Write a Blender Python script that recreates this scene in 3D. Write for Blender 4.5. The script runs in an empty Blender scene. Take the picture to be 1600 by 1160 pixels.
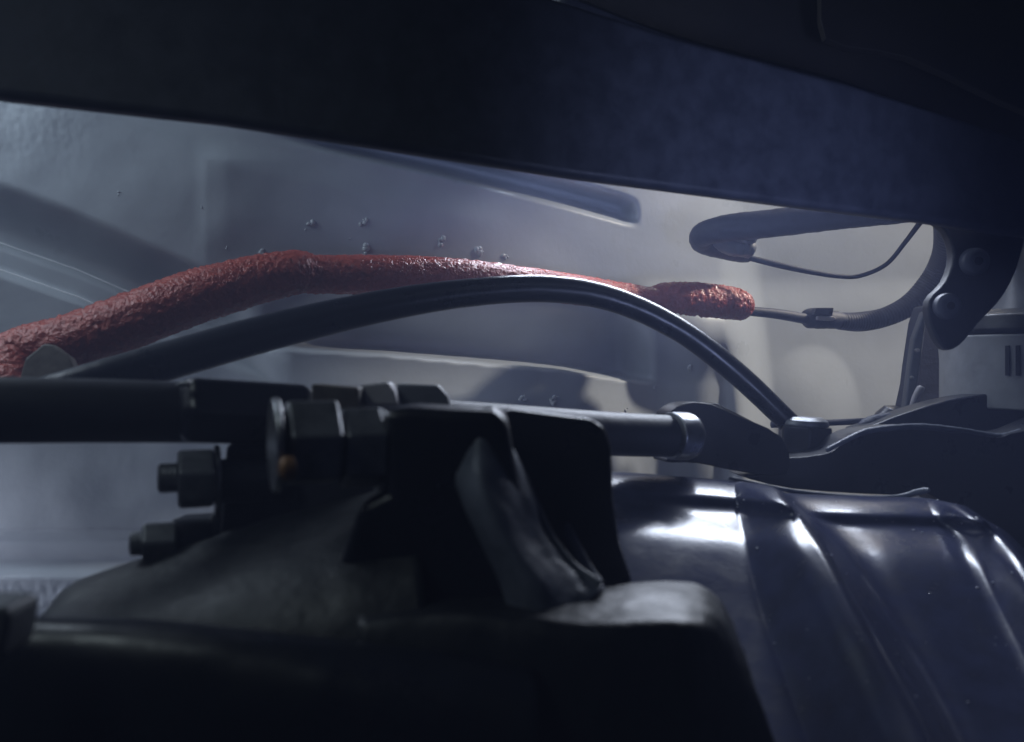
import bpy, bmesh, math, random
from mathutils import Vector, Matrix, noise
random.seed(4)
S = bpy.context.scene
COL = S.collection
CM = 0.01
F = 1250.0          # focal length in photo pixels, photo 1600 x 1160

# ------------------------------------------------------------------ camera
cam_d = bpy.data.cameras.new('camera')
cam = bpy.data.objects.new('camera', cam_d)
COL.objects.link(cam)
cam.rotation_euler = (math.radians(90), 0, 0)
cam_d.sensor_width = 36
cam_d.lens = 36 * F / 1600
cam_d.clip_start = 0.005
cam_d.clip_end = 20
cam_d.dof.use_dof = True
cam_d.dof.focus_distance = 0.44
cam_d.dof.aperture_fstop = 15
S.camera = cam

# ------------------------------------------------------------------ world
W = bpy.data.worlds.new('World')
S.world = W
W.use_nodes = True
W.node_tree.nodes['Background'].inputs[0].default_value = (0.25, 0.33, 0.6, 1)
W.node_tree.nodes['Background'].inputs[1].default_value = 0.006

S.view_settings.view_transform = 'Standard'
S.view_settings.look = 'None'
S.view_settings.exposure = 0
S.view_settings.gamma = 1
S.view_settings.use_curve_mapping = False


def ray(px, py):
    return (px - 800) / F, (580 - py) / F


def P(px, py, d):
    a, b = ray(px, py)
    return Vector((a * d, d, b * d)) * CM


def look(o, tgt):
    o.rotation_euler = (Vector(tgt) - o.location).to_track_quat('-Z', 'Y').to_euler()


def area(name, loc, tgt, sx, sy, power, col, spread=180):
    l = bpy.data.lights.new(name, 'AREA')
    l.shape = 'RECTANGLE'
    l.size = sx * CM
    l.size_y = sy * CM
    l.spread = math.radians(spread)
    l.energy = power
    l.color = col
    o = bpy.data.objects.new(name, l)
    COL.objects.link(o)
    o.location = loc
    look(o, tgt)
    return o


def spot(name, loc, tgt, power, col, ang, blend, rad):
    l = bpy.data.lights.new(name, 'SPOT')
    l.energy = power
    l.color = col
    l.spot_size = math.radians(ang)
    l.spot_blend = blend
    l.shadow_soft_size = rad * CM
    o = bpy.data.objects.new(name, l)
    COL.objects.link(o)
    o.location = loc
    look(o, tgt)
    return o


# unseen lamp tucked behind the beam, shining on the right end of the panel
area('hidden_lamp', P(1350, 215, 47), P(1250, 440, 58), 12, 4, 0.04, (1.0, 0.95, 0.90))
area('hidden_lamp', P(1100, 212, 44), P(1090, 800, 25), 21, 2.6, 0.32, (0.76, 0.84, 1.0), 100)  # added lamp, stands in for the bright panel mirrored in the cover
spot('torch_light', P(1230, 400, 56) + Vector((0.72, -0.06, 0.60)), P(1285, 435, 57), 68.0, (1.0, 0.91, 0.79), 23, 0.35, 3)
# cool fill lights added out of view to lift the dark areas
area('left_fill', P(-500, -250, 30), P(350, 480, 42), 22, 16, 0.60, (0.74, 0.87, 1.0))
spot('underside_fill', Vector((0.17, 0.05, -0.04)), P(1120, 325, 31), 1.3, (0.46, 0.56, 1.0), 44, 1.0, 3)  # added blue spot, imitates lens veil on the beam
area('low_fill', P(-560, 900, 30), P(160, 860, 38), 6, 6, 0.05, (0.80, 0.84, 1.0), 70)  # added to brighten the lower left of the panel
area('front_fill', Vector((-0.16, 0.06, 0.16)), P(500, 720, 17), 6, 6, 0.014, (0.80, 0.95, 1.0), 90)  # added for the glints on the bolt rims


# ------------------------------------------------------------------ materials
def nodes(m):
    return m.node_tree.nodes, m.node_tree.links


def mat(name, col, rough=0.5, metal=0.0, bump=0.0, bscale=400, var=0.0, vscale=60,
        col2=None, spec=0.5, coat=0.0, rvar=0.0, bdist=0.0004, spots=None):
    m = bpy.data.materials.new(name)
    m.use_nodes = True
    N, L = nodes(m)
    b = N['Principled BSDF']
    b.inputs['Roughness'].default_value = rough
    b.inputs['Metallic'].default_value = metal
    b.inputs['Specular IOR Level'].default_value = spec
    b.inputs['Coat Weight'].default_value = coat
    b.inputs['Coat Roughness'].default_value = 0.08
    b.inputs['Base Color'].default_value = (*col, 1)
    tc = N.new('ShaderNodeTexCoord')
    if var or col2:
        n = N.new('ShaderNodeTexNoise')
        n.inputs['Scale'].default_value = vscale
        n.inputs['Detail'].default_value = 6
        n.inputs['Roughness'].default_value = 0.65
        L.new(tc.outputs['Object'], n.inputs['Vector'])
        r = N.new('ShaderNodeValToRGB')
        r.color_ramp.elements[0].position = 0.38
        r.color_ramp.elements[1].position = 0.66
        c2 = col2 or tuple(c * (1 - var) for c in col)
        r.color_ramp.elements[0].color = (*col, 1)
        r.color_ramp.elements[1].color = (*c2, 1)
        L.new(n.outputs['Fac'], r.inputs['Fac'])
        L.new(r.outputs['Color'], b.inputs['Base Color'])
        if rvar:
            mr = N.new('ShaderNodeMapRange')
            mr.inputs['From Min'].default_value = 0.3
            mr.inputs['From Max'].default_value = 0.7
            mr.inputs['To Min'].default_value = rough - rvar
            mr.inputs['To Max'].default_value = rough + rvar
            L.new(n.outputs['Fac'], mr.inputs['Value'])
            L.new(mr.outputs['Result'], b.inputs['Roughness'])
    if bump:
        n2 = N.new('ShaderNodeTexNoise')
        n2.inputs['Scale'].default_value = bscale
        n2.inputs['Detail'].default_value = 5
        L.new(tc.outputs['Object'], n2.inputs['Vector'])
        bp = N.new('ShaderNodeBump')
        bp.inputs['Strength'].default_value = bump
        bp.inputs['Distance'].default_value = bdist
        L.new(n2.outputs['Fac'], bp.inputs['Height'])
        L.new(bp.outputs['Normal'], b.inputs['Normal'])
    return m


M = {}
M['panel'] = mat('grey_primer', (0.46, 0.50, 0.53), 0.34, bump=0.25, bscale=260, var=0.10, vscale=22, rvar=0.08)
M['spatter'] = mat('weld_spatter', (0.46, 0.49, 0.52), 0.25, bump=0.4, bscale=900)
M['lip_shine'] = mat('lip_highlight_pale', (0.75, 0.78, 0.80), 0.25, bump=0.3, bscale=900)  # pale gloss standing in for the highlights on the folded lips
M['beam'] = mat('dark_beam_paint', (0.075, 0.083, 0.110), 0.5, bump=0.5, bscale=150, col2=(0.105, 0.115, 0.15), vscale=110, rvar=0.12)
M['dark'] = mat('dull_black_steel', (0.022, 0.025, 0.036), 0.5, bump=0.4, bscale=250, var=0.4, vscale=60)
M['brown'] = mat('dirty_undershield', (0.020, 0.018, 0.018), 0.7, bump=0.4, bscale=120, col2=(0.035, 0.030, 0.028), vscale=20)
M['red'] = mat('red_fibre_sleeve', (0.44, 0.095, 0.065), 0.18, bump=1.0, bscale=620, col2=(0.36, 0.075, 0.055), vscale=200, bdist=0.0012)
M['rubber'] = mat('black_rubber', (0.012, 0.014, 0.020), 0.30, bump=0.12, bscale=300, var=0.3, vscale=60, rvar=0.07)
M['veiled'] = mat('veiled_rubber', (0.026, 0.033, 0.060), 0.6, bump=0.5, bscale=500, var=0.3, vscale=150)  # black rubber with bluish veiling glare put into its colour
M['black'] = mat('black_enamel', (0.012, 0.014, 0.022), 0.33, bump=0.25, bscale=220, var=0.4, vscale=80, rvar=0.10)
M['cast'] = mat('black_casting', (0.009, 0.011, 0.014), 0.5, bump=0.7, bscale=300, col2=(0.016, 0.019, 0.022), vscale=70, rvar=0.1)
M['lit_worn'] = mat('lit_worn_casting', (0.11, 0.125, 0.16), 0.42, bump=0.6, bscale=260, col2=(0.20, 0.22, 0.27), vscale=90, rvar=0.1)  # wear plus lit faces and edge highlights put into the pale grey
M['gloss'] = mat('glossy_black_cover', (0.045, 0.052, 0.105), 0.23, bump=0.10, bscale=500, var=0.4, vscale=110, rvar=0.05)
M['droplet'] = mat('dried_droplet', (0.45, 0.47, 0.55), 0.12)
M['steel'] = mat('zinc_steel', (0.45, 0.46, 0.48), 0.32, metal=1.0, bump=0.2, bscale=300, var=0.4, vscale=120, rvar=0.08)
M['dark_steel'] = mat('oily_steel', (0.26, 0.27, 0.29), 0.42, metal=0.55, bump=0.2, bscale=300, var=0.5, vscale=120)
M['grey'] = mat('grey_plastic', (0.16, 0.17, 0.19), 0.5, bump=0.3, bscale=300, var=0.25, vscale=60)
M['can'] = mat('pale_grey_plastic', (0.34, 0.35, 0.36), 0.5, bump=0.3, bscale=300, var=0.25, vscale=60)
M['tan'] = mat('rusty_spacer', (0.10, 0.085, 0.075), 0.6, bump=0.3, var=0.4, vscale=200)
M['pale'] = mat('pale_plastic', (0.42, 0.40, 0.42), 0.45, bump=0.2, var=0.2, vscale=80)
M['brass'] = mat('brass', (0.22, 0.11, 0.04), 0.6, metal=0.3)


# ------------------------------------------------------------------ helpers
def link(name, me, m, parent=None, smooth=True):
    o = bpy.data.objects.new(name, me)
    COL.objects.link(o)
    if m:
        me.materials.append(m)
    if smooth:
        for p in me.polygons:
            p.use_smooth = True
    if parent:
        o.parent = parent
        o.matrix_parent_inverse = Matrix.Translation(-parent.location)
    return o


def thing(name, label, cat, loc=(0, 0, 0), group=None):
    o = bpy.data.objects.new(name, None)
    COL.objects.link(o)
    o.location = loc
    o.empty_display_size = 0.01
    tag(o, label, cat, group)
    return o


def tag(o, label, cat, group=None):
    o['label'] = label
    o['category'] = cat
    if group:
        o['group'] = group
    return o


def from_bm(name, bm, m, parent=None, smooth=True):
    bmesh.ops.recalc_face_normals(bm, faces=bm.faces[:])
    me = bpy.data.meshes.new(name)
    bm.to_mesh(me)
    bm.free()
    return link(name, me, m, parent, smooth)


def cr(p0, p1, p2, p3, t):
    return 0.5 * ((2 * p1) + (p2 - p0) * t + (2 * p0 - 5 * p1 + 4 * p2 - p3) * t * t + (3 * p1 - p0 - 3 * p2 + p3) * t ** 3)


def spline(pts, n):
    """pts: list of Vector (any size); n samples per span"""
    out = []
    k = len(pts)
    for i in range(k - 1):
        p1, p2 = pts[i], pts[i + 1]
        p0 = pts[i - 1] if i > 0 else p1 * 2 - p2
        p3 = pts[i + 2] if i + 2 < k else p2 * 2 - p1
        for j in range(n):
            out.append(cr(p0, p1, p2, p3, j / n))
    out.append(pts[-1].copy())
    return out


def tube_bm(pts, seg=28, n=14, disp=0.0, dscale=200, rib=0.0, ribn=0, flat=1.0, dip=None):
    """pts: (px, py, depth_cm, radius_px)"""
    q = []
    for px, py, d, r in pts:
        p = P(px, py, d)
        q.append(Vector((p.x, p.y, p.z, r / F * d * CM)))
    q = spline(q, n)
    bm = bmesh.new()
    rings = []
    up = None
    L = len(q)
    for i, v in enumerate(q):
        c = v.xyz
        a = q[max(i - 1, 0)].xyz
        b = q[min(i + 1, L - 1)].xyz
        t = (b - a).normalized()
        if up is None:
            up = Vector((0, 0, 1))
            if abs(t.z) > 0.9:
                up = Vector((1, 0, 0))
        up = (up - t * up.dot(t)).normalized()
        side = t.cross(up)
        r = v.w
        if rib:
            r *= 1 + rib * math.sin(i / (L - 1) * ribn * 2 * math.pi)
        ring = []
        for k in range(seg):
            an = 2 * math.pi * k / seg
            n_ = up * math.cos(an) + side * math.sin(an) * flat
            p = c + n_ * r
            if disp:
                p = c + n_ * r * (1 + disp * (noise.fractal(p * dscale, 0.7, 2.1, 3)))
            ring.append(bm.verts.new(p))
        rings.append(ring)
    for i in range(L - 1):
        for k in range(seg):
            bm.faces.new((rings[i][k], rings[i][(k + 1) % seg], rings[i + 1][(k + 1) % seg], rings[i + 1][k]))
    bm.faces.new(rings[0])
    bm.faces.new(rings[-1])
    return bm


def tube(name, pts, m, parent=None, **kw):
    return from_bm(name, tube_bm(pts, **kw), m, parent)


def plane_pt(px, py, y0, sx=0.0, sz=0.0):
    a, b = ray(px, py)
    d = y0 / (1 - sx * a - sz * b)
    return Vector((a * d, d, b * d)) * CM


def prism(name, outline, y0, thick, m, parent=None, sx=0.0, sz=0.0, bevel=0.12, seg=3, rnd=0, back=1.0):
    pts = outline
    if rnd:
        cl = [Vector((x, y)) for x, y in outline]
        k = len(cl)
        out = []
        for i in range(k):
            for j in range(rnd):
                out.append(cr(cl[i - 1], cl[i], cl[(i + 1) % k], cl[(i + 2) % k], j / rnd))
        pts = [(v.x, v.y) for v in out]
    bm = bmesh.new()
    f = [bm.verts.new(plane_pt(x, y, y0, sx, sz)) for x, y in pts]
    nrm = Vector((-sx, 1, -sz)).normalized()
    bk = [bm.verts.new(v.co + nrm * thick * CM) for v in f]
    k = len(f)
    bm.faces.new(f)
    bm.faces.new(bk[::-1])
    for i in range(k):
        bm.faces.new((f[i], bk[i], bk[(i + 1) % k], f[(i + 1) % k]))
    o = from_bm(name, bm, m, parent)
    b = o.modifiers.new('bevel', 'BEVEL')
    b.width = bevel * CM
    b.segments = seg
    b.limit_method = 'ANGLE'
    b.angle_limit = math.radians(40)
    b.harden_normals = False
    o.data.polygons[0].use_smooth = True
    w = o.modifiers.new('wn', 'WEIGHTED_NORMAL')
    w.keep_sharp = False
    return o


def loft(name, rows, m, parent=None, nu=8, nv=10, thick=0.2, rough=0.0, rscale=120):
    """rows of (px,py,d) with equal count -> smooth surface with thickness"""
    R = [spline([P(*p) for p in r], nv) for r in rows]
    cols = []
    for j in range(len(R[0])):
        cols.append(spline([r[j] for r in R], nu))
    bm = bmesh.new()
    V = [[bm.verts.new(p) for p in c] for c in cols]
    for i in range(len(V) - 1):
        for j in range(len(V[0]) - 1):
            bm.faces.new((V[i][j], V[i + 1][j], V[i + 1][j + 1], V[i][j + 1]))
    bm.normal_update()
    # make normals face the camera
    s = sum(f.normal.dot(-f.calc_center_median()) * f.calc_area() for f in bm.faces)
    if s < 0:
        bmesh.ops.reverse_faces(bm, faces=bm.faces[:])
        bm.normal_update()
    if rough:
        for v in bm.verts:
            v.co += v.normal * rough * CM * noise.fractal(v.co * rscale, 0.8, 2.0, 3)
    me = bpy.data.meshes.new(name)
    bm.to_mesh(me)
    bm.free()
    o = link(name, me, m, parent)
    if thick:
        so = o.modifiers.new('solid', 'SOLIDIFY')
        so.thickness = thick * CM
        so.offset = -1
    return o


def axis_frame(ax):
    ax = Vector(ax).normalized()
    u = Vector((0, 0, 1))
    u = (u - ax * u.dot(ax)).normalized()
    return ax, u, ax.cross(u)


def turned(name, c, ax, prof, m, parent=None, seg=32, hexa=False, rot=0.0, bevel=0.0):
    """revolve prof [(s cm along axis, r cm)] about axis at c (Vector m)"""
    ax, u, w = axis_frame(ax)
    bm = bmesh.new()
    n = 6 if hexa else seg
    rings = []
    for s, r in prof:
        rings.append([bm.verts.new(c + ax * s * CM + (u * math.cos(rot + 2 * math.pi * k / n) + w * math.sin(rot + 2 * math.pi * k / n)) * r * CM) for k in range(n)])
    for a, b in zip(rings, rings[1:]):
        for k in range(n):
            bm.faces.new((a[k], a[(k + 1) % n], b[(k + 1) % n], b[k]))
    bm.faces.new(rings[0])
    bm.faces.new(rings[-1])
    o = from_bm(name, bm, m, parent, smooth=True)
    b = o.modifiers.new('bevel', 'BEVEL')
    b.width = (bevel or 0.03) * CM
    b.segments = 3
    b.limit_method = 'ANGLE'
    b.angle_limit = math.radians(28)
    wn = o.modifiers.new('wn', 'WEIGHTED_NORMAL')
    return o


def sst(a, b, x):
    t = min(1, max(0, (x - a) / (b - a)))
    return t * t * (3 - 2 * t)


def lerp_y(pl, x):
    """y of a polyline at x"""
    if x <= pl[0][0]:
        (x0, y0), (x1, y1) = pl[0], pl[1]
    else:
        for (x0, y0), (x1, y1) in zip(pl, pl[1:]):
            if x <= x1:
                break
    return y0 + (y1 - y0) * (x - x0) / (x1 - x0)


# ------------------------------------------------------------------ body panel
PY0, PSX = 46.4, 0.45
G1a = [(0, 278), (120, 322), (230, 372), (350, 422), (600, 540)]
G1b = [(0, 368), (120, 410), (240, 462), (350, 510), (600, 620)]
G2a = [(200, 180), (325, 250), (600, 300), (720, 332), (1000, 400)]
G3a = [(480, 215), (700, 262), (880, 305), (1000, 338)]     # dark swage lower edge-ish
G3b = [(560, 218), (780, 262), (900, 290), (1000, 318)]
CR = [(440, 545), (600, 553), (750, 566), (880, 578), (1010, 598)]


def panel_h(x, y):
    h = 0.0
    # diagonal step on the left: falls away downward, facing down
    k = 1 - sst(330, 460, x)
    ya, yb = lerp_y(G1a, x), lerp_y(G1b, x)
    h -= 1.9 * sst(ya + 2, yb - 2, y) * k
    # two thin folded lips below it
    for off in (14, 56):
        d = y - (yb + off)
        h += 0.36 * math.exp(-(d / 3.6) ** 2) * k + 0.7 * sst(-3, 9, d) * k
    # crease where the rough bright field ends
    xb = 322 if y > 250 else 200 + (y - 180) * 1.75
    t = min(1, max(0, (x - xb) / 240.0))
    h -= 0.6 * (1 - (1 - t) ** 2) * (1 - sst(430, 500, y))
    # upper fold from (200,180) to (325,250) and on to the right
    c = lerp_y([(325, 232), (520, 275), (720, 318)], x)
    h += 0.25 * sst(c - 24, c + 24, y) * sst(300, 360, x) * (1 - sst(700, 820, x)) * (1 - sst(330, 420, y))
    # swage that ends in a round tip at (990,335)
    if 420 < x:
        c = lerp_y([(480, 205), (700, 252), (880, 297), (1000, 330)], x)
        d = y - c
        e = sst(420, 560, x) * (1 - sst(965, 1000, x))
        h -= 3.4 * (sst(-20, 5, d) - sst(9, 28, d)) * e
    # long pocket under the black hose
    e = sst(380, 560, x) * (1 - sst(955, 1030, x))
    yc = lerp_y(CR, x)
    if y < yc + 40:
        h -= 4.4 * sst(430, yc - 18, y) * (1 - sst(yc - 10, yc + 3, y)) * e
    # pocket's little triangular fillet at its right end
    # below the pocket the panel leans forward a bit
    h += 0.5 * sst(yc + 10, 690, y) * e
    h -= 1.8 * sst(485, 600, y) * sst(900, 1010, x) * (1 - sst(1125, 1180, x))
    # vertical roll and the drop behind it
    xr = 1135 + 0.10 * (y - 560)
    k = sst(455, 540, y)
    h += k * 1.6 * sst(1020, 1110, x) * (1 - sst(xr, xr + 70, x)) - 2.6 * sst(250, 560, y) * sst(xr, xr + 70, x)
    # rounded bulge right of the roll
    dx, dy = (x - 1268) / 78.0, (y - 650) / 112.0
    q = dx * dx + dy * dy
    if q < 1:
        h += 0.9 * (1 - q) ** 1.3
    # lower left swage
    k = 1 - sst(480, 620, x)
    h += k * (-1.0 * sst(826, 850, y) + 1.5 * sst(868, 905, y))
    h += 0.05 * noise.noise(Vector((x / 70, y / 55, 0.3))) + 0.05 * noise.noise(Vector((x / 190, y / 160, 4.1))) * 3
    # orange-peel patches of the bright rough field
    kp = 0.0
    kp += 0.8 * (1 - sst(80, 200, x)) * sst(150, 170, y) * (1 - sst(200, 300, y))
    kp += 0.9 * (1 - sst(160, 220, x)) * sst(895, 925, y)
    if kp > 0.01:
        h += kp * 0.028 * noise.fractal(Vector((x / 7, y / 9, 1.7)), 0.6, 2, 2)
    return h


def panel_point(x, y, lift=0.0):
    p = plane_pt(x, y, PY0, PSX)
    d = p.y / CM - panel_h(x, y) - lift
    return P(x, y, d)


bm = bmesh.new()
xs = [-220 + 4 * i for i in range(500)]
ys = [40 + 4 * i for i in range(270)]
V = [[bm.verts.new(panel_point(x, y)) for x in xs] for y in ys]
for j in range(len(ys) - 1):
    for i in range(len(xs) - 1):
        bm.faces.new((V[j][i], V[j + 1][i], V[j + 1][i + 1], V[j][i + 1]))
me = bpy.data.meshes.new('body_panel')
bm.to_mesh(me)
bm.free()
panel = link('body_panel', me, M['panel'])
so = panel.modifiers.new('solid', 'SOLIDIFY')
so.thickness = 0.15 * CM
so.offset = -1
tag(panel, 'pale grey stamped car body panel with folds and swages behind all the hoses', 'body panel')

for x, y, s in ((407, 397, 10), (485, 350, 9), (478, 358, 4), (568, 348, 8), (571, 388, 11), (688, 376, 10), (748, 395, 11), (788, 402, 7),
                (818, 622, 9), (868, 626, 10), (1077, 576, 7), (1024, 608, 5), (978, 640, 5), (355, 388, 4), (545, 373, 4),
                (186, 302, 4), (316, 322, 4), (964, 286, 4)):
    bm = bmesh.new()
    for k in range(7 if s > 6 else 3):
        a, r = random.uniform(0, 6.28), random.uniform(0.1, 1) * s * 0.75
        c = panel_point(x + r * math.cos(a), y + r * math.sin(a), -0.01)
        rr = s * random.uniform(0.24, 0.46) / F * c.y
        bmesh.ops.create_icosphere(bm, subdivisions=2, radius=rr, matrix=Matrix.Translation(c) @ Matrix.Diagonal((1, 1, random.uniform(0.6, 1.5), 1)))
    for v in bm.verts:
        v.co += Vector((1, 1, 1)) * 0.0002 * noise.noise(v.co * 900)
    o = from_bm('weld_spatter', bm, M['spatter'], panel)

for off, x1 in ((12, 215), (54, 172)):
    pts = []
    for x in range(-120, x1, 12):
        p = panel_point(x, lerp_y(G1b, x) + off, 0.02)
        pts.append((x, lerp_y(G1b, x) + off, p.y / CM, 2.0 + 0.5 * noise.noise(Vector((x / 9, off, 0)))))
    tube('lip_highlight', pts, M['lip_shine'], panel, seg=12, n=3, disp=0.2, dscale=700)  # pale tubes added as the bright highlight lines of the lips

# ------------------------------------------------------------------ beam and shield above
beam = thing('support_beam', 'broad dark blue-black beam crossing the top of the view above the lit opening', 'beam', P(800, 200, 26))
prism('beam_web', [(-160, 128), (8, 152), (350, 190), (700, 245), (900, 276), (1230, 319), (1450, 346), (1760, 392),
                   (1760, 268), (1600, 216), (1330, 130), (1060, 58), (880, 0), (560, -110), (-160, -300)],
      25.0, 0.7, M['beam'], beam, sx=0.35, bevel=0.25, seg=4)
loft('beam_flange', [[(860, -20, 28.4), (1060, 56, 31.0), (1330, 129, 34.4), (1600, 214, 38.6), (1760, 266, 41)],
                     [(880, -6, 27.6), (1064, 62, 30.2), (1334, 136, 33.4), (1604, 222, 37.6), (1760, 274, 40)]],
     M['beam'], beam, nu=4, nv=8, thick=0.5)
shield = prism('undershield', [(500, -180), (700, 60), (1225, 200), (1330, 230), (1600, 290), (1900, 340), (1900, -400), (500, -400)],
               34, 0.4, M['brown'], None, bevel=0.1)
tag(shield, 'brownish black shield sheet above the beam in the top right corner', 'shield')
sh2 = prism('heat_baffle', [(700, -300), (1230, -60), (1290, 60), (1420, 90), (1640, 190), (1900, 270), (1900, -400), (700, -400)],
            31, 0.4, M['brown'], None, sz=0.1, bevel=0.04, rnd=3)
tag(sh2, 'dark brown baffle plate with curved lower edge, in the top right corner', 'baffle')

# ------------------------------------------------------------------ red sleeved pipe
pipe = thing('sleeved_pipe', 'pipe in knobbly red fibre sleeve that runs on as thin pipe and ribbed black hose', 'pipe', P(600, 440, 40))
tube('sleeve', [(0, 660, 30, 42), (8, 600, 31, 42), (30, 556, 32, 41), (110, 536, 32.6, 44), (200, 503, 33.4, 43), (300, 466, 34.6, 42),
                (400, 438, 36, 38), (462, 426, 36.9, 34), (498, 429, 37.5, 30), (600, 430, 39, 31), (720, 434, 40.8, 29), (830, 444, 42.6, 25), (920, 456, 44, 23),
                (990, 466, 45.2, 21), (1040, 470, 46, 17)],
     M['red'], pipe, seg=64, n=26, disp=0.07, dscale=560)
tube('sleeve_end', [(1008, 466, 45.6, 8), (1030, 464, 46, 20), (1065, 466, 46.6, 25), (1100, 469, 47.2, 26), (1140, 474, 48, 25), (1160, 478, 48.4, 22), (1170, 479, 48.6, 14)],
     M['red'], pipe, seg=56, n=22, disp=0.11, dscale=480)
tube('pipe', [(1120, 480, 47.6, 8), (1168, 486, 48.5, 7.5), (1215, 491, 49.2, 8), (1262, 499, 50, 8.5)], M['veiled'], pipe, seg=20)
con = tube('connector', [(1256, 499, 50, 9), (1262, 498, 50.1, 15), (1275, 498, 50.3, 16), (1300, 500, 50.6, 14), (1322, 502, 51, 12)], M['veiled'], pipe, seg=24, disp=0.05)
prism('latch_tab', [(1272, 492), (1276, 481), (1303, 481), (1301, 494)], 49.2, 1.0, M['veiled'], con, bevel=0.05)
prism('latch_window', [(1277, 494), (1304, 495), (1308, 499), (1302, 501), (1277, 500)], 49.3, 0.5, M['pale'], con, bevel=0.05)
tube('ribbed_hose', [(1310, 502, 50.8, 13), (1345, 503, 51.2, 15), (1385, 495, 51.4, 15), (1425, 474, 51.4, 17), (1458, 438, 51, 19), (1480, 400, 50, 22),
                     (1486, 360, 48, 24), (1480, 320, 46, 24), (1460, 280, 45, 22)], M['veiled'], pipe, seg=32, n=40, rib=0.035, ribn=70)

# ------------------------------------------------------------------ looped hose with its wire
loop = thing('looped_hose', 'short black hose bent in a hairpin under the beam, thin wire at its end', 'hose', P(1200, 360, 46))
tube('hose_loop', [(1520, 318, 44, 20), (1400, 330, 44, 20), (1300, 338, 44.5, 22), (1200, 350, 45, 22), (1135, 357, 45.6, 21), (1100, 366, 46.4, 19), (1098, 378, 47.4, 18),
                   (1125, 386, 48, 18), (1155, 393, 48.2, 17), (1172, 398, 48.3, 13)], M['veiled'], loop, seg=32, n=18, disp=0.04, dscale=300)
tube('end_boot', [(1118, 378, 47.0, 8), (1140, 384, 46.6, 15), (1160, 386, 46.6, 16), (1174, 392, 46.8, 12)], M['grey'], loop, disp=0.12, dscale=300)
tube('clamp_screw', [(1150, 376, 46.2, 5), (1164, 373, 46, 9), (1178, 374, 46, 8), (1182, 376, 46, 4)], M['dark_steel'], loop, disp=0.25, dscale=500)
tube('wire', [(1170, 403, 47, 4.6), (1215, 414, 47, 5), (1260, 424, 47, 4.2), (1310, 432, 47, 3.6), (1345, 431, 47, 3.4), (1385, 413, 46.6, 3.4),
              (1415, 378, 46, 3.6), (1440, 345, 45, 4.4), (1462, 318, 44, 5)], M['veiled'], loop, seg=14, flat=0.7)

# ------------------------------------------------------------------ black hose arching in front
arch = thing('black_hose', 'smooth shiny black hose arching across the middle down to a hex fitting', 'hose', P(860, 452, 33))
tube('hose_tube', [(20, 640, 24, 36), (120, 608, 25, 34), (260, 565, 26.6, 31), (430, 517, 28.4, 29), (600, 478, 30, 25), (740, 457, 31.4, 22), (860, 452, 32.6, 21),
                   (960, 469, 33.4, 19.5), (1060, 515, 34, 18.5), (1150, 583, 34.3, 18), (1240, 668, 34.5, 17)], M['rubber'], arch, seg=40, n=20, disp=0.012, dscale=120)
fit = turned('hex_fitting', P(1256, 700, 34.4), (0.05, 0.0, 1), [(-0.4, 1.16), (0.95, 1.16)], M['black'], arch, hexa=True, rot=0.35, bevel=0.09)
turned('fitting_collar', P(1256, 668, 34.4), (0.05, 0, 1), [(0, 0.95), (0.12, 1.02), (0.3, 0.98), (0.45, 0.72)], M['dark_steel'], arch)
turned('fitting_base', P(1256, 722, 34.4), (0.05, 0, 1), [(-0.4, 1.4), (0.35, 1.36)], M['black'], arch)

# thin rod behind the fitting
o = tube('cross_rod', [(1205, 664, 40, 5), (1290, 661, 40, 5), (1400, 656, 40, 5)], M['veiled'], None, seg=14)
tag(o, 'thin dark rod lying level just behind the hex fitting of the black hose', 'rod')

# ------------------------------------------------------------------ rod with clevis
rod = thing('link_rod', 'thick matte black link rod running left to right with a fork end', 'rod', P(500, 650, 22))
tube('rod_bar', [(-90, 640, 17.4, 54), (300, 645, 20.0, 47.5), (620, 660, 23.2, 41), (950, 678, 27.3, 34.5), (1060, 682, 28.8, 32.7)], M['dark'], rod, seg=48, n=10)
A0, A1 = P(-90, 640, 17.4), P(1060, 682, 28.8)
rax = (A1 - A0).normalized()
turned('coupler', P(278, 640, 19.3), rax, [(0, 0.62), (0.2, 0.90), (2.9, 0.90), (3.3, 0.7)], M['black'], rod, hexa=True, rot=0.5, bevel=0.12)
prism('worn_chip', [(272, 604), (279, 597), (296, 596), (292, 606)], 18.6, 0.2, M['steel'], rod, bevel=0.03)
turned('collar', P(1047, 681, 28.4), rax, [(0, 0.84), (0.75, 0.86), (0.95, 0.80)], M['steel'], rod, bevel=0.05)
fk = prism('fork_end', [(1044, 650), (1058, 636), (1082, 629), (1112, 632), (1150, 648), (1222, 684), (1230, 742), (1150, 736), (1090, 724), (1040, 722), (1062, 706), (1082, 690), (1076, 662), (1062, 648)],
           28.6, 1.2, M['black'], rod, sx=0.25, bevel=0.14, rnd=3)
prism('fork_cheek', [(1082, 630), (1120, 630), (1160, 650), (1222, 682), (1220, 696), (1150, 660), (1100, 640)],
      30.6, 0.5, M['black'], rod, sx=0.25, bevel=0.08)

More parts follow.
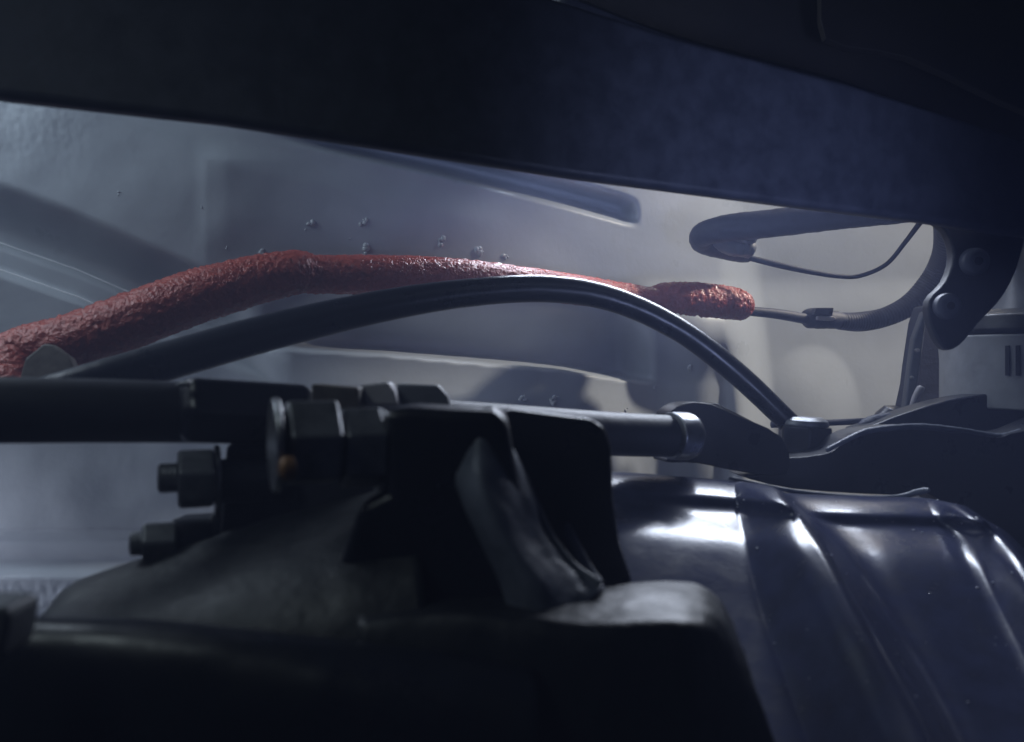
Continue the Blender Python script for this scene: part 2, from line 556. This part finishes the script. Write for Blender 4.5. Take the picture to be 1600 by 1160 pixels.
# ------------------------------------------------------------------ bolts
AXB = (1.0, 0.42, 0.0)
b1 = thing('hex_bolt', 'large dull steel hex bolt with washers beside the bracket top, brassy glint low on it', 'bolt', P(470, 695, 15.6), 'hex bolts at the bracket')
turned('washer', P(424, 696, 15.6), AXB, [(0, 0.92), (0.14, 0.94)], M['steel'], b1, bevel=0.05)
turned('bolt_head', P(442, 694, 15.75), AXB, [(0, 0.78), (0.08, 0.90), (1.0, 0.90), (1.06, 0.80)], M['dark_steel'], b1, hexa=True, rot=0.3, bevel=0.10)
turned('nut', P(530, 702, 16.2), AXB, [(0, 0.76), (0.06, 0.84), (0.82, 0.84)], M['dark_steel'], b1, hexa=True, rot=0.1, bevel=0.10)
turned('back_washer', P(588, 705, 16.9), AXB, [(0, 0.90), (0.16, 0.90)], M['dark_steel'], b1, bevel=0.06)
turned('brass_glint', P(436, 733, 14.5), AXB, [(0, 0.12), (0.08, 0.22), (0.25, 0.22), (0.3, 0.12)], M['brass'], b1)  # small brassy ball added as the glint low on the bolt

b2 = thing('hex_bolt', 'dark hex bolt just under the link rod, upper one of the two smaller bolts', 'bolt', P(300, 750, 19), 'hex bolts at the bracket')
turned('bolt_tip', P(246, 748, 18.6), AXB, [(0, 0.28)] + [(0.08 + 0.05 * k, 0.36 - 0.035 * (k % 2)) for k in range(12)], M['dark_steel'], b2)
turned('nut', P(277, 750, 18.9), AXB, [(0, 0.74), (0.82, 0.74)], M['dark_steel'], b2, hexa=True, rot=0.2, bevel=0.1)
turned('washer', P(334, 751, 19.6), AXB, [(0, 0.86), (0.14, 0.86)], M['steel'], b2, bevel=0.05)
turned('shank', P(345, 752, 19.8), AXB, [(0, 0.55), (1.6, 0.55)], M['black'], b2)
b3 = thing('hex_bolt', 'smallest dark hex bolt, half hidden behind the sloping gear housing', 'bolt', P(260, 845, 19), 'hex bolts at the bracket')
turned('bolt_tip', P(202, 850, 18.6), AXB, [(0, 0.22)] + [(0.06 + 0.05 * k, 0.30 - 0.03 * (k % 2)) for k in range(9)], M['dark_steel'], b3)
turned('nut', P(222, 848, 18.8), AXB, [(0, 0.50), (0.75, 0.50)], M['dark_steel'], b3, hexa=True, rot=0.4, bevel=0.08)
turned('shank', P(270, 842, 19.3), AXB, [(0, 0.46), (0.9, 0.46)], M['black'], b3)
turned('washer', P(322, 840, 19.9), AXB, [(0, 0.50), (0.14, 0.50)], M['steel'], b3)

# blocks above the big bolt
o = prism('spacer_block', [(486, 600), (560, 606), (562, 640), (486, 640)], 19.5, 1.0, M['tan'], None, bevel=0.06)
tag(o, 'small brownish spacer block above the large hex bolt', 'spacer')
o = prism('pale_clip', [(560, 602), (606, 597), (616, 612), (622, 634), (570, 634), (561, 622)], 20.2, 0.8, M['pale'], None, bevel=0.08)
tag(o, 'blurred pale beige plastic clip right of the brown spacer block', 'clip')
o = prism('grey_tab', [(618, 600), (684, 602), (700, 620), (704, 640), (626, 640)], 21.0, 0.6, M['grey'], None, bevel=0.08)
tag(o, 'small blue-grey tab standing on the bracket top, right of the pale clip', 'tab')
# metal clip on the red sleeve
o = prism('metal_clip', [(30, 590), (38, 560), (68, 536), (84, 538), (108, 556), (122, 590), (120, 620), (28, 620)], 27.0, 0.5, M['tan'], None, sz=0.3, bevel=0.1)
tag(o, 'dull grey metal clip with pointed top in front of the red sleeve', 'clip')

# ------------------------------------------------------------------ bracket
br = thing('mounting_bracket', 'heavy black cast mounting bracket with scuffed slanting rib coloured as if lit in the centre foreground', 'bracket', P(800, 900, 16))
prism('bracket_plate', [(770, 652), (800, 640), (880, 650), (925, 655), (948, 670), (957, 700), (960, 780), (970, 850), (992, 915), (940, 930), (860, 900), (780, 780)],
      18.2, 1.0, M['black'], br, sx=0.1, bevel=0.16, seg=4)
prism('bracket_body', [(596, 640), (640, 636), (700, 640), (770, 642), (792, 652), (800, 700), (812, 760), (850, 860), (880, 960), (880, 1260), (480, 1260), (520, 900), (560, 790), (604, 770)],
      15.8, 2.0, M['black'], br, bevel=0.25, seg=4)
prism('bracket_arm', [(352, 694), (620, 690), (640, 860), (560, 800), (440, 830), (340, 850), (346, 760)], 20.3, 1.0, M['dark'], br, bevel=0.15)
prism('bracket_foot', [(268, 812), (330, 808), (345, 760), (420, 780), (420, 860), (262, 880)], 20.5, 0.8, M['dark'], br, bevel=0.1)
loft('slanting_rib', [[(748, 640, 16.5), (712, 740, 15.8), (742, 830, 15.4), (780, 910, 15.2), (800, 990, 15.0)],
                      [(758, 636, 16.4), (752, 740, 15.3), (782, 830, 15.0), (828, 910, 14.8), (852, 980, 14.7)],
                      [(776, 640, 16.6), (800, 745, 15.9), (826, 830, 15.6), (872, 900, 15.4), (905, 955, 15.2)],
                      [(788, 672, 17.4), (828, 752, 16.6), (852, 830, 16.4), (898, 890, 16.2), (944, 918, 16.0)],
                      [(786, 690, 18.2), (824, 770, 18.2), (850, 840, 18.0), (896, 900, 17.8), (938, 934, 17.7)]],
     M['lit_worn'], br, thick=0.3, rough=0.05)
tube('rib_highlight', [(822, 745, 16.6, 3), (837, 785, 16.5, 5), (862, 838, 16.3, 5), (898, 885, 16.1, 6), (938, 914, 15.9, 8)], M['lit_worn'], br, disp=0.15, dscale=300)  # pale tube drawn as the highlight on the rib's right edge
tube('inner_rib', [(884, 818, 17.6, 5), (892, 842, 17.5, 10), (912, 880, 17.3, 10), (936, 912, 17.0, 8)], M['lit_worn'], br, disp=0.1)
loft('ledge', [[(560, 944, 17.0), (700, 930, 17.0), (830, 926, 17.0), (950, 915, 17.0), (1010, 908, 17.2), (1080, 910, 17.4), (1118, 930, 17.6), (1140, 965, 17.8)],
               [(560, 948, 16.0), (700, 934, 16.0), (830, 930, 16.0), (945, 928, 16.0), (1010, 920, 16.2), (1085, 922, 16.4), (1120, 938, 16.8), (1150, 985, 17.0)],
               [(560, 966, 14.8), (700, 952, 14.8), (830, 955, 14.7), (945, 962, 14.6), (1005, 958, 14.8), (1080, 960, 15.0), (1128, 975, 15.4), (1166, 1030, 15.8)],
               [(560, 1004, 14.2), (700, 990, 14.2), (830, 1000, 14.0), (945, 1010, 13.9), (1010, 1005, 14.1), (1080, 1010, 14.3), (1130, 1040, 14.8), (1190, 1100, 15.2)],
               [(560, 1260, 13.6), (700, 1260, 13.6), (830, 1260, 13.5), (945, 1260, 13.5), (1010, 1260, 13.6), (1080, 1260, 13.8), (1150, 1260, 14.2), (1250, 1260, 14.8)]],
     M['cast'], br, thick=0.3, rough=0.03)

# ------------------------------------------------------------------ housing on the left
hs = thing('gear_housing', 'matte black gear housing rising in a smooth slope at the lower left', 'housing', P(300, 1000, 15))
loft('housing_shell', [[(40, 1010, 21), (90, 990, 21.4), (200, 950, 21.8), (330, 905, 22), (460, 860, 22), (620, 830, 22)],
                       [(64, 962, 18.6), (110, 915, 19.2), (205, 878, 19.6), (335, 838, 19.8), (455, 800, 19.8), (620, 760, 19.6)],
                       [(70, 970, 17.0), (130, 940, 17.2), (230, 905, 17.4), (360, 865, 17.6), (490, 830, 17.6), (640, 800, 17.6)],
                       [(60, 1030, 15.0), (150, 1010, 15.0), (260, 985, 15.2), (400, 950, 15.2), (520, 930, 15.2), (660, 900, 15.4)],
                       [(60, 1260, 13.5), (150, 1260, 13.5), (260, 1260, 13.5), (400, 1260, 13.5), (520, 1260, 13.5), (680, 1260, 13.5)]],
     M['cast'], hs, thick=0.3, rough=0.03)
loft('housing_flange', [[(-150, 978, 16), (60, 976, 16), (260, 982, 16), (480, 1010, 16), (700, 1030, 16), (840, 1040, 16)],
                        [(-150, 962, 14.4), (60, 963, 14.4), (260, 969, 14.4), (480, 992, 14.5), (700, 1010, 14.6), (840, 1020, 14.7)],
                        [(-150, 985, 13.5), (60, 987, 13.5), (260, 995, 13.5), (480, 1020, 13.6), (700, 1040, 13.7), (840, 1050, 13.8)],
                        [(-150, 1100, 13.0), (60, 1100, 13.0), (260, 1100, 13.0), (480, 1110, 13.0), (700, 1120, 13.0), (840, 1130, 13.0)],
                        [(-150, 1300, 12.6), (60, 1300, 12.6), (260, 1300, 12.6), (480, 1300, 12.6), (700, 1300, 12.6), (840, 1300, 12.6)]],
     M['black'], hs, thick=0.3, rough=0.02)
o = prism('corner_lug', [(-60, 946), (4, 948), (14, 962), (8, 1000), (0, 1030), (-60, 1040)], 11.6, 0.8, M['grey'], None, bevel=0.1)
tag(o, 'blurred grey lug poking in at the lower left edge', 'lug')

# ------------------------------------------------------------------ ribbed cover, lower right
cv = thing('ribbed_cover', 'glossy black ribbed cover, dusted and speckled, sloping down in the lower right', 'cover', P(1250, 950, 22))


def cover_row(xs, off, dy=0.0):
    """xs at the eight levels; off = how far this stream stands proud (cm)"""
    ys = (752, 744, 768, 795, 848, 950, 1080, 1270)
    ds = (31, 28.4, 26.7, 26.05, 23.9, 21.4, 18.8, 15.8)
    k = (0.2, 0.7, 1, 1, 1, 1, 0.9, 0.8)
    return [(x, y + dy * (1 - 0.0 * i), d - off * kk) for i, (x, y, d, kk) in enumerate(zip(xs, ys, ds, k))]


rowsC = [
    cover_row((880, 880, 880, 880, 880, 890, 900, 920), 0, -10),
    cover_row((1000, 1000, 998, 998, 1000, 1010, 1030, 1080), 0, -4),
    cover_row((1128, 1128, 1128, 1132, 1142, 1165, 1210, 1275), 0, 6),
    cover_row((1150, 1152, 1156, 1164, 1176, 1205, 1252, 1320), 0.2, 8),
    cover_row((1188, 1194, 1208, 1228, 1256, 1304, 1368, 1450), 2.3, 14),
    cover_row((1200, 1210, 1230, 1256, 1292, 1348, 1422, 1512), 2.6, 18),
    cover_row((1214, 1222, 1244, 1272, 1312, 1370, 1444, 1536), 1.2, 24),
    cover_row((1238, 1244, 1262, 1294, 1338, 1398, 1472, 1564), 0, 28),
    cover_row((1340, 1342, 1350, 1368, 1398, 1450, 1520, 1610), 0, 32),
    cover_row((1430, 1430, 1438, 1458, 1486, 1536, 1598, 1690), 0, 34),
    cover_row((1450, 1454, 1470, 1496, 1530, 1584, 1648, 1740), 0.3, 36),
    cover_row((1476, 1488, 1522, 1560, 1604, 1664, 1728, 1816), 2.3, 42),
    cover_row((1492, 1506, 1544, 1584, 1628, 1690, 1754, 1840), 0.4, 46),
]
cover = loft('cover_shell', rowsC, M['gloss'], cv, nu=8, nv=10, thick=0.2, rough=0.006, rscale=180)
cover.location = (0, 0, 0)
cpts = [v.co.copy() for v in cover.data.vertices]
nd = 0
while nd < 95:
    v = cover.data.vertices[random.randrange(len(cpts))]
    px, py = 800 + F * v.co.x / v.co.y, 580 - F * v.co.z / v.co.y
    if not (1150 < px < 1600 and 780 < py < 1100):
        continue
    bm = bmesh.new()
    nd += 1
    rr = random.choice((0.012, 0.016, 0.02, 0.028, 0.045)) * CM
    bmesh.ops.create_icosphere(bm, subdivisions=2, radius=rr, matrix=Matrix.Translation(v.co) @ Matrix.Diagonal((1, 1, 0.6, 1)))
    from_bm('droplet', bm, M['droplet'], cv)

# ------------------------------------------------------------------ cast plates, right
cp = thing('cast_plate', 'flat black cast plate with a painted highlight along its upper rim below the canister', 'plate', P(1420, 700, 27))
prism('plate_front', [(1206, 716), (1250, 715), (1300, 706), (1326, 684), (1360, 672), (1430, 667), (1500, 674), (1560, 684), (1600, 674), (1760, 660), (1760, 1100), (1640, 1000),
                      (1530, 830), (1480, 790), (1440, 768), (1400, 774), (1240, 764), (1160, 744), (1204, 740)],
      30.5, 1.6, M['black'], cp, sx=0.1, bevel=0.16, seg=4, rnd=3)
prism('plate_back', [(1330, 684), (1372, 662), (1420, 644), (1480, 626), (1540, 616), (1600, 612), (1700, 612), (1700, 760), (1330, 760)],
      33.4, 1.4, M['black'], cp, sx=0.1, bevel=0.12, rnd=2)
tube('rim_highlight', [(1292, 704, 31.0, 4), (1326, 686, 31.2, 4), (1360, 673, 31.4, 4.5), (1430, 667, 31.8, 5), (1500, 673, 32.4, 5), (1560, 683, 32.8, 5.5), (1590, 676, 33, 5), (1640, 664, 33.4, 5)],
     M['lit_worn'], cp, disp=0.15, dscale=500)  # pale tube drawn as the highlight along the plate's upper edge
tube('lower_lip', [(1140, 747, 28.2, 3), (1240, 768, 28.8, 3.5), (1340, 777, 29.4, 3.5), (1400, 777, 29.6, 4), (1440, 768, 29.4, 5), (1452, 766, 29.2, 3)],
     M['lit_worn'], cp, disp=0.15, dscale=500)  # pale tube drawn where the lower edge catches light

# ------------------------------------------------------------------ canister
cn = thing('canister', 'grey round canister with dark cap and vertical slots at the right edge', 'canister', P(1620, 580, 36))
cc = P(1640, 600, 37.5)
turned('canister_body', cc, (0.03, 0.0, 1), [(-1.2, 4.55), (1.0, 4.6), (2.1, 4.7)], M['can'], cn, seg=64, bevel=0.1)
turned('cap', cc, (0.03, 0.0, 1), [(2.12, 4.5), (2.3, 4.72), (3.0, 4.6), (3.3, 3.6)], M['cast'], cn, seg=64, bevel=0.1)
for k in range(6):
    a = math.radians(-143 + 5 * k)
    ctr = cc + Vector((math.cos(a) * 4.58, math.sin(a) * 4.58, 1.05)) * CM
    bm = bmesh.new()
    bmesh.ops.create_cube(bm, size=1, matrix=Matrix.Translation(ctr) @ Matrix.Rotation(a, 4, 'Z') @ Matrix.Diagonal((0.2 * CM, 0.16 * CM, 1.3 * CM, 1)))
    from_bm('slot', bm, M['black'], cn, smooth=False)

# ------------------------------------------------------------------ bolted bracket, right
bb = thing('riveted_bracket', 'dark bracket with two round bolt heads hanging from the beam at the right', 'bracket', P(1520, 440, 34))
prism('bracket_plate', [(1448, 335), (1520, 330), (1600, 330), (1596, 400), (1570, 460), (1530, 505), (1500, 540), (1476, 545), (1456, 510), (1452, 470), (1478, 440), (1490, 400), (1478, 360)],
      33.5, 0.6, M['dark'], bb, bevel=0.15, rnd=3)
for x, y, r in ((1528, 408, 22), (1485, 478, 21)):
    c = P(x, y, 33.1)
    R = r / F * 33.3
    t = turned('bolt_head', c, (0, 1, 0.02), [(-0.06, R * 0.55), (-0.03, R * 0.75), (0.06, R * 0.95), (0.4, R)], M['beam'], bb, bevel=0.04)
    turned('bolt_socket', c, (0, 1, 0.02), [(-0.08, R * 0.30), (0.1, R * 0.33)], M['black'], t, bevel=0.02)
o = loft('side_shield', [[(1560, 330, 40), (1610, 330, 40), (1700, 330, 40)], [(1556, 440, 39), (1600, 430, 38), (1700, 430, 38)], [(1520, 540, 38), (1600, 530, 36), (1700, 520, 36)]], M['grey'], None)
tag(o, 'grey curved sheet behind the bracket at the right edge above the canister', 'sheet')

st = thing('strut', 'slim purple-grey strut leaning upright between the lit opening and the canister', 'strut', P(1450, 560, 42))
prism('strut_face', [(1448, 478), (1482, 500), (1486, 640), (1420, 660), (1426, 600), (1434, 540)], 42, 1.2, M['veiled'], st, sx=0.2, bevel=0.15, rnd=2)
prism('strut_flange', [(1444, 486), (1450, 488), (1440, 560), (1430, 640), (1414, 640), (1420, 590), (1428, 530)], 41, 0.5, M['grey'], st, bevel=0.1)
for x, y, r in ((1433, 548, 4), (1425, 590, 3)):
    turned('rivet', P(x, y, 40.9), (0, 1, 0), [(-0.1, r / F * 30), (0.1, r / F * 40)], M['steel'], st)
o = tube('split_pin', [(1424, 640, 38, 4), (1430, 622, 38, 5), (1438, 608, 38, 6), (1440, 604, 38, 4)], M['pale'], None)
tag(o, 'tiny pale pin standing at the foot of the strut', 'pin')
o = turned('round_knob', P(1398, 652, 37), (0.3, -0.2, 1), [(-0.8, 0.85), (-0.1, 0.85), (0.35, 0.6), (0.5, 0.2)], M['black'], None)
tag(o, 'round black knob at the foot of the strut behind the plate rim', 'knob')
o = tube('cable_end', [(1340, 680, 36, 10), (1362, 664, 36, 14), (1392, 652, 36, 8)], M['veiled'], None, disp=0.1)
tag(o, 'stubby dark cable end lying between hex fitting and round knob', 'cable end')

# ------------------------------------------------------------------ bluish volume added to imitate lens veil
bm = bmesh.new()
bmesh.ops.create_cube(bm, size=1, matrix=Matrix.Translation((0.05, 0.40, 0.0)) @ Matrix.Diagonal((1.3, 1.0, 1.1, 1)))
hz = from_bm('veil_haze', bm, None, None, smooth=False)
hm = bpy.data.materials.new('lens_veil')
hm.use_nodes = True
N, L = nodes(hm)
N.remove(N['Principled BSDF'])
v = N.new('ShaderNodeVolumePrincipled')
v.inputs['Color'].default_value = (0.54, 0.62, 1.0, 1)
v.inputs['Density'].default_value = 0.44
L.new(v.outputs['Volume'], N['Material Output'].inputs['Volume'])
hz.data.materials.append(hm)
hz['kind'] = 'stuff'
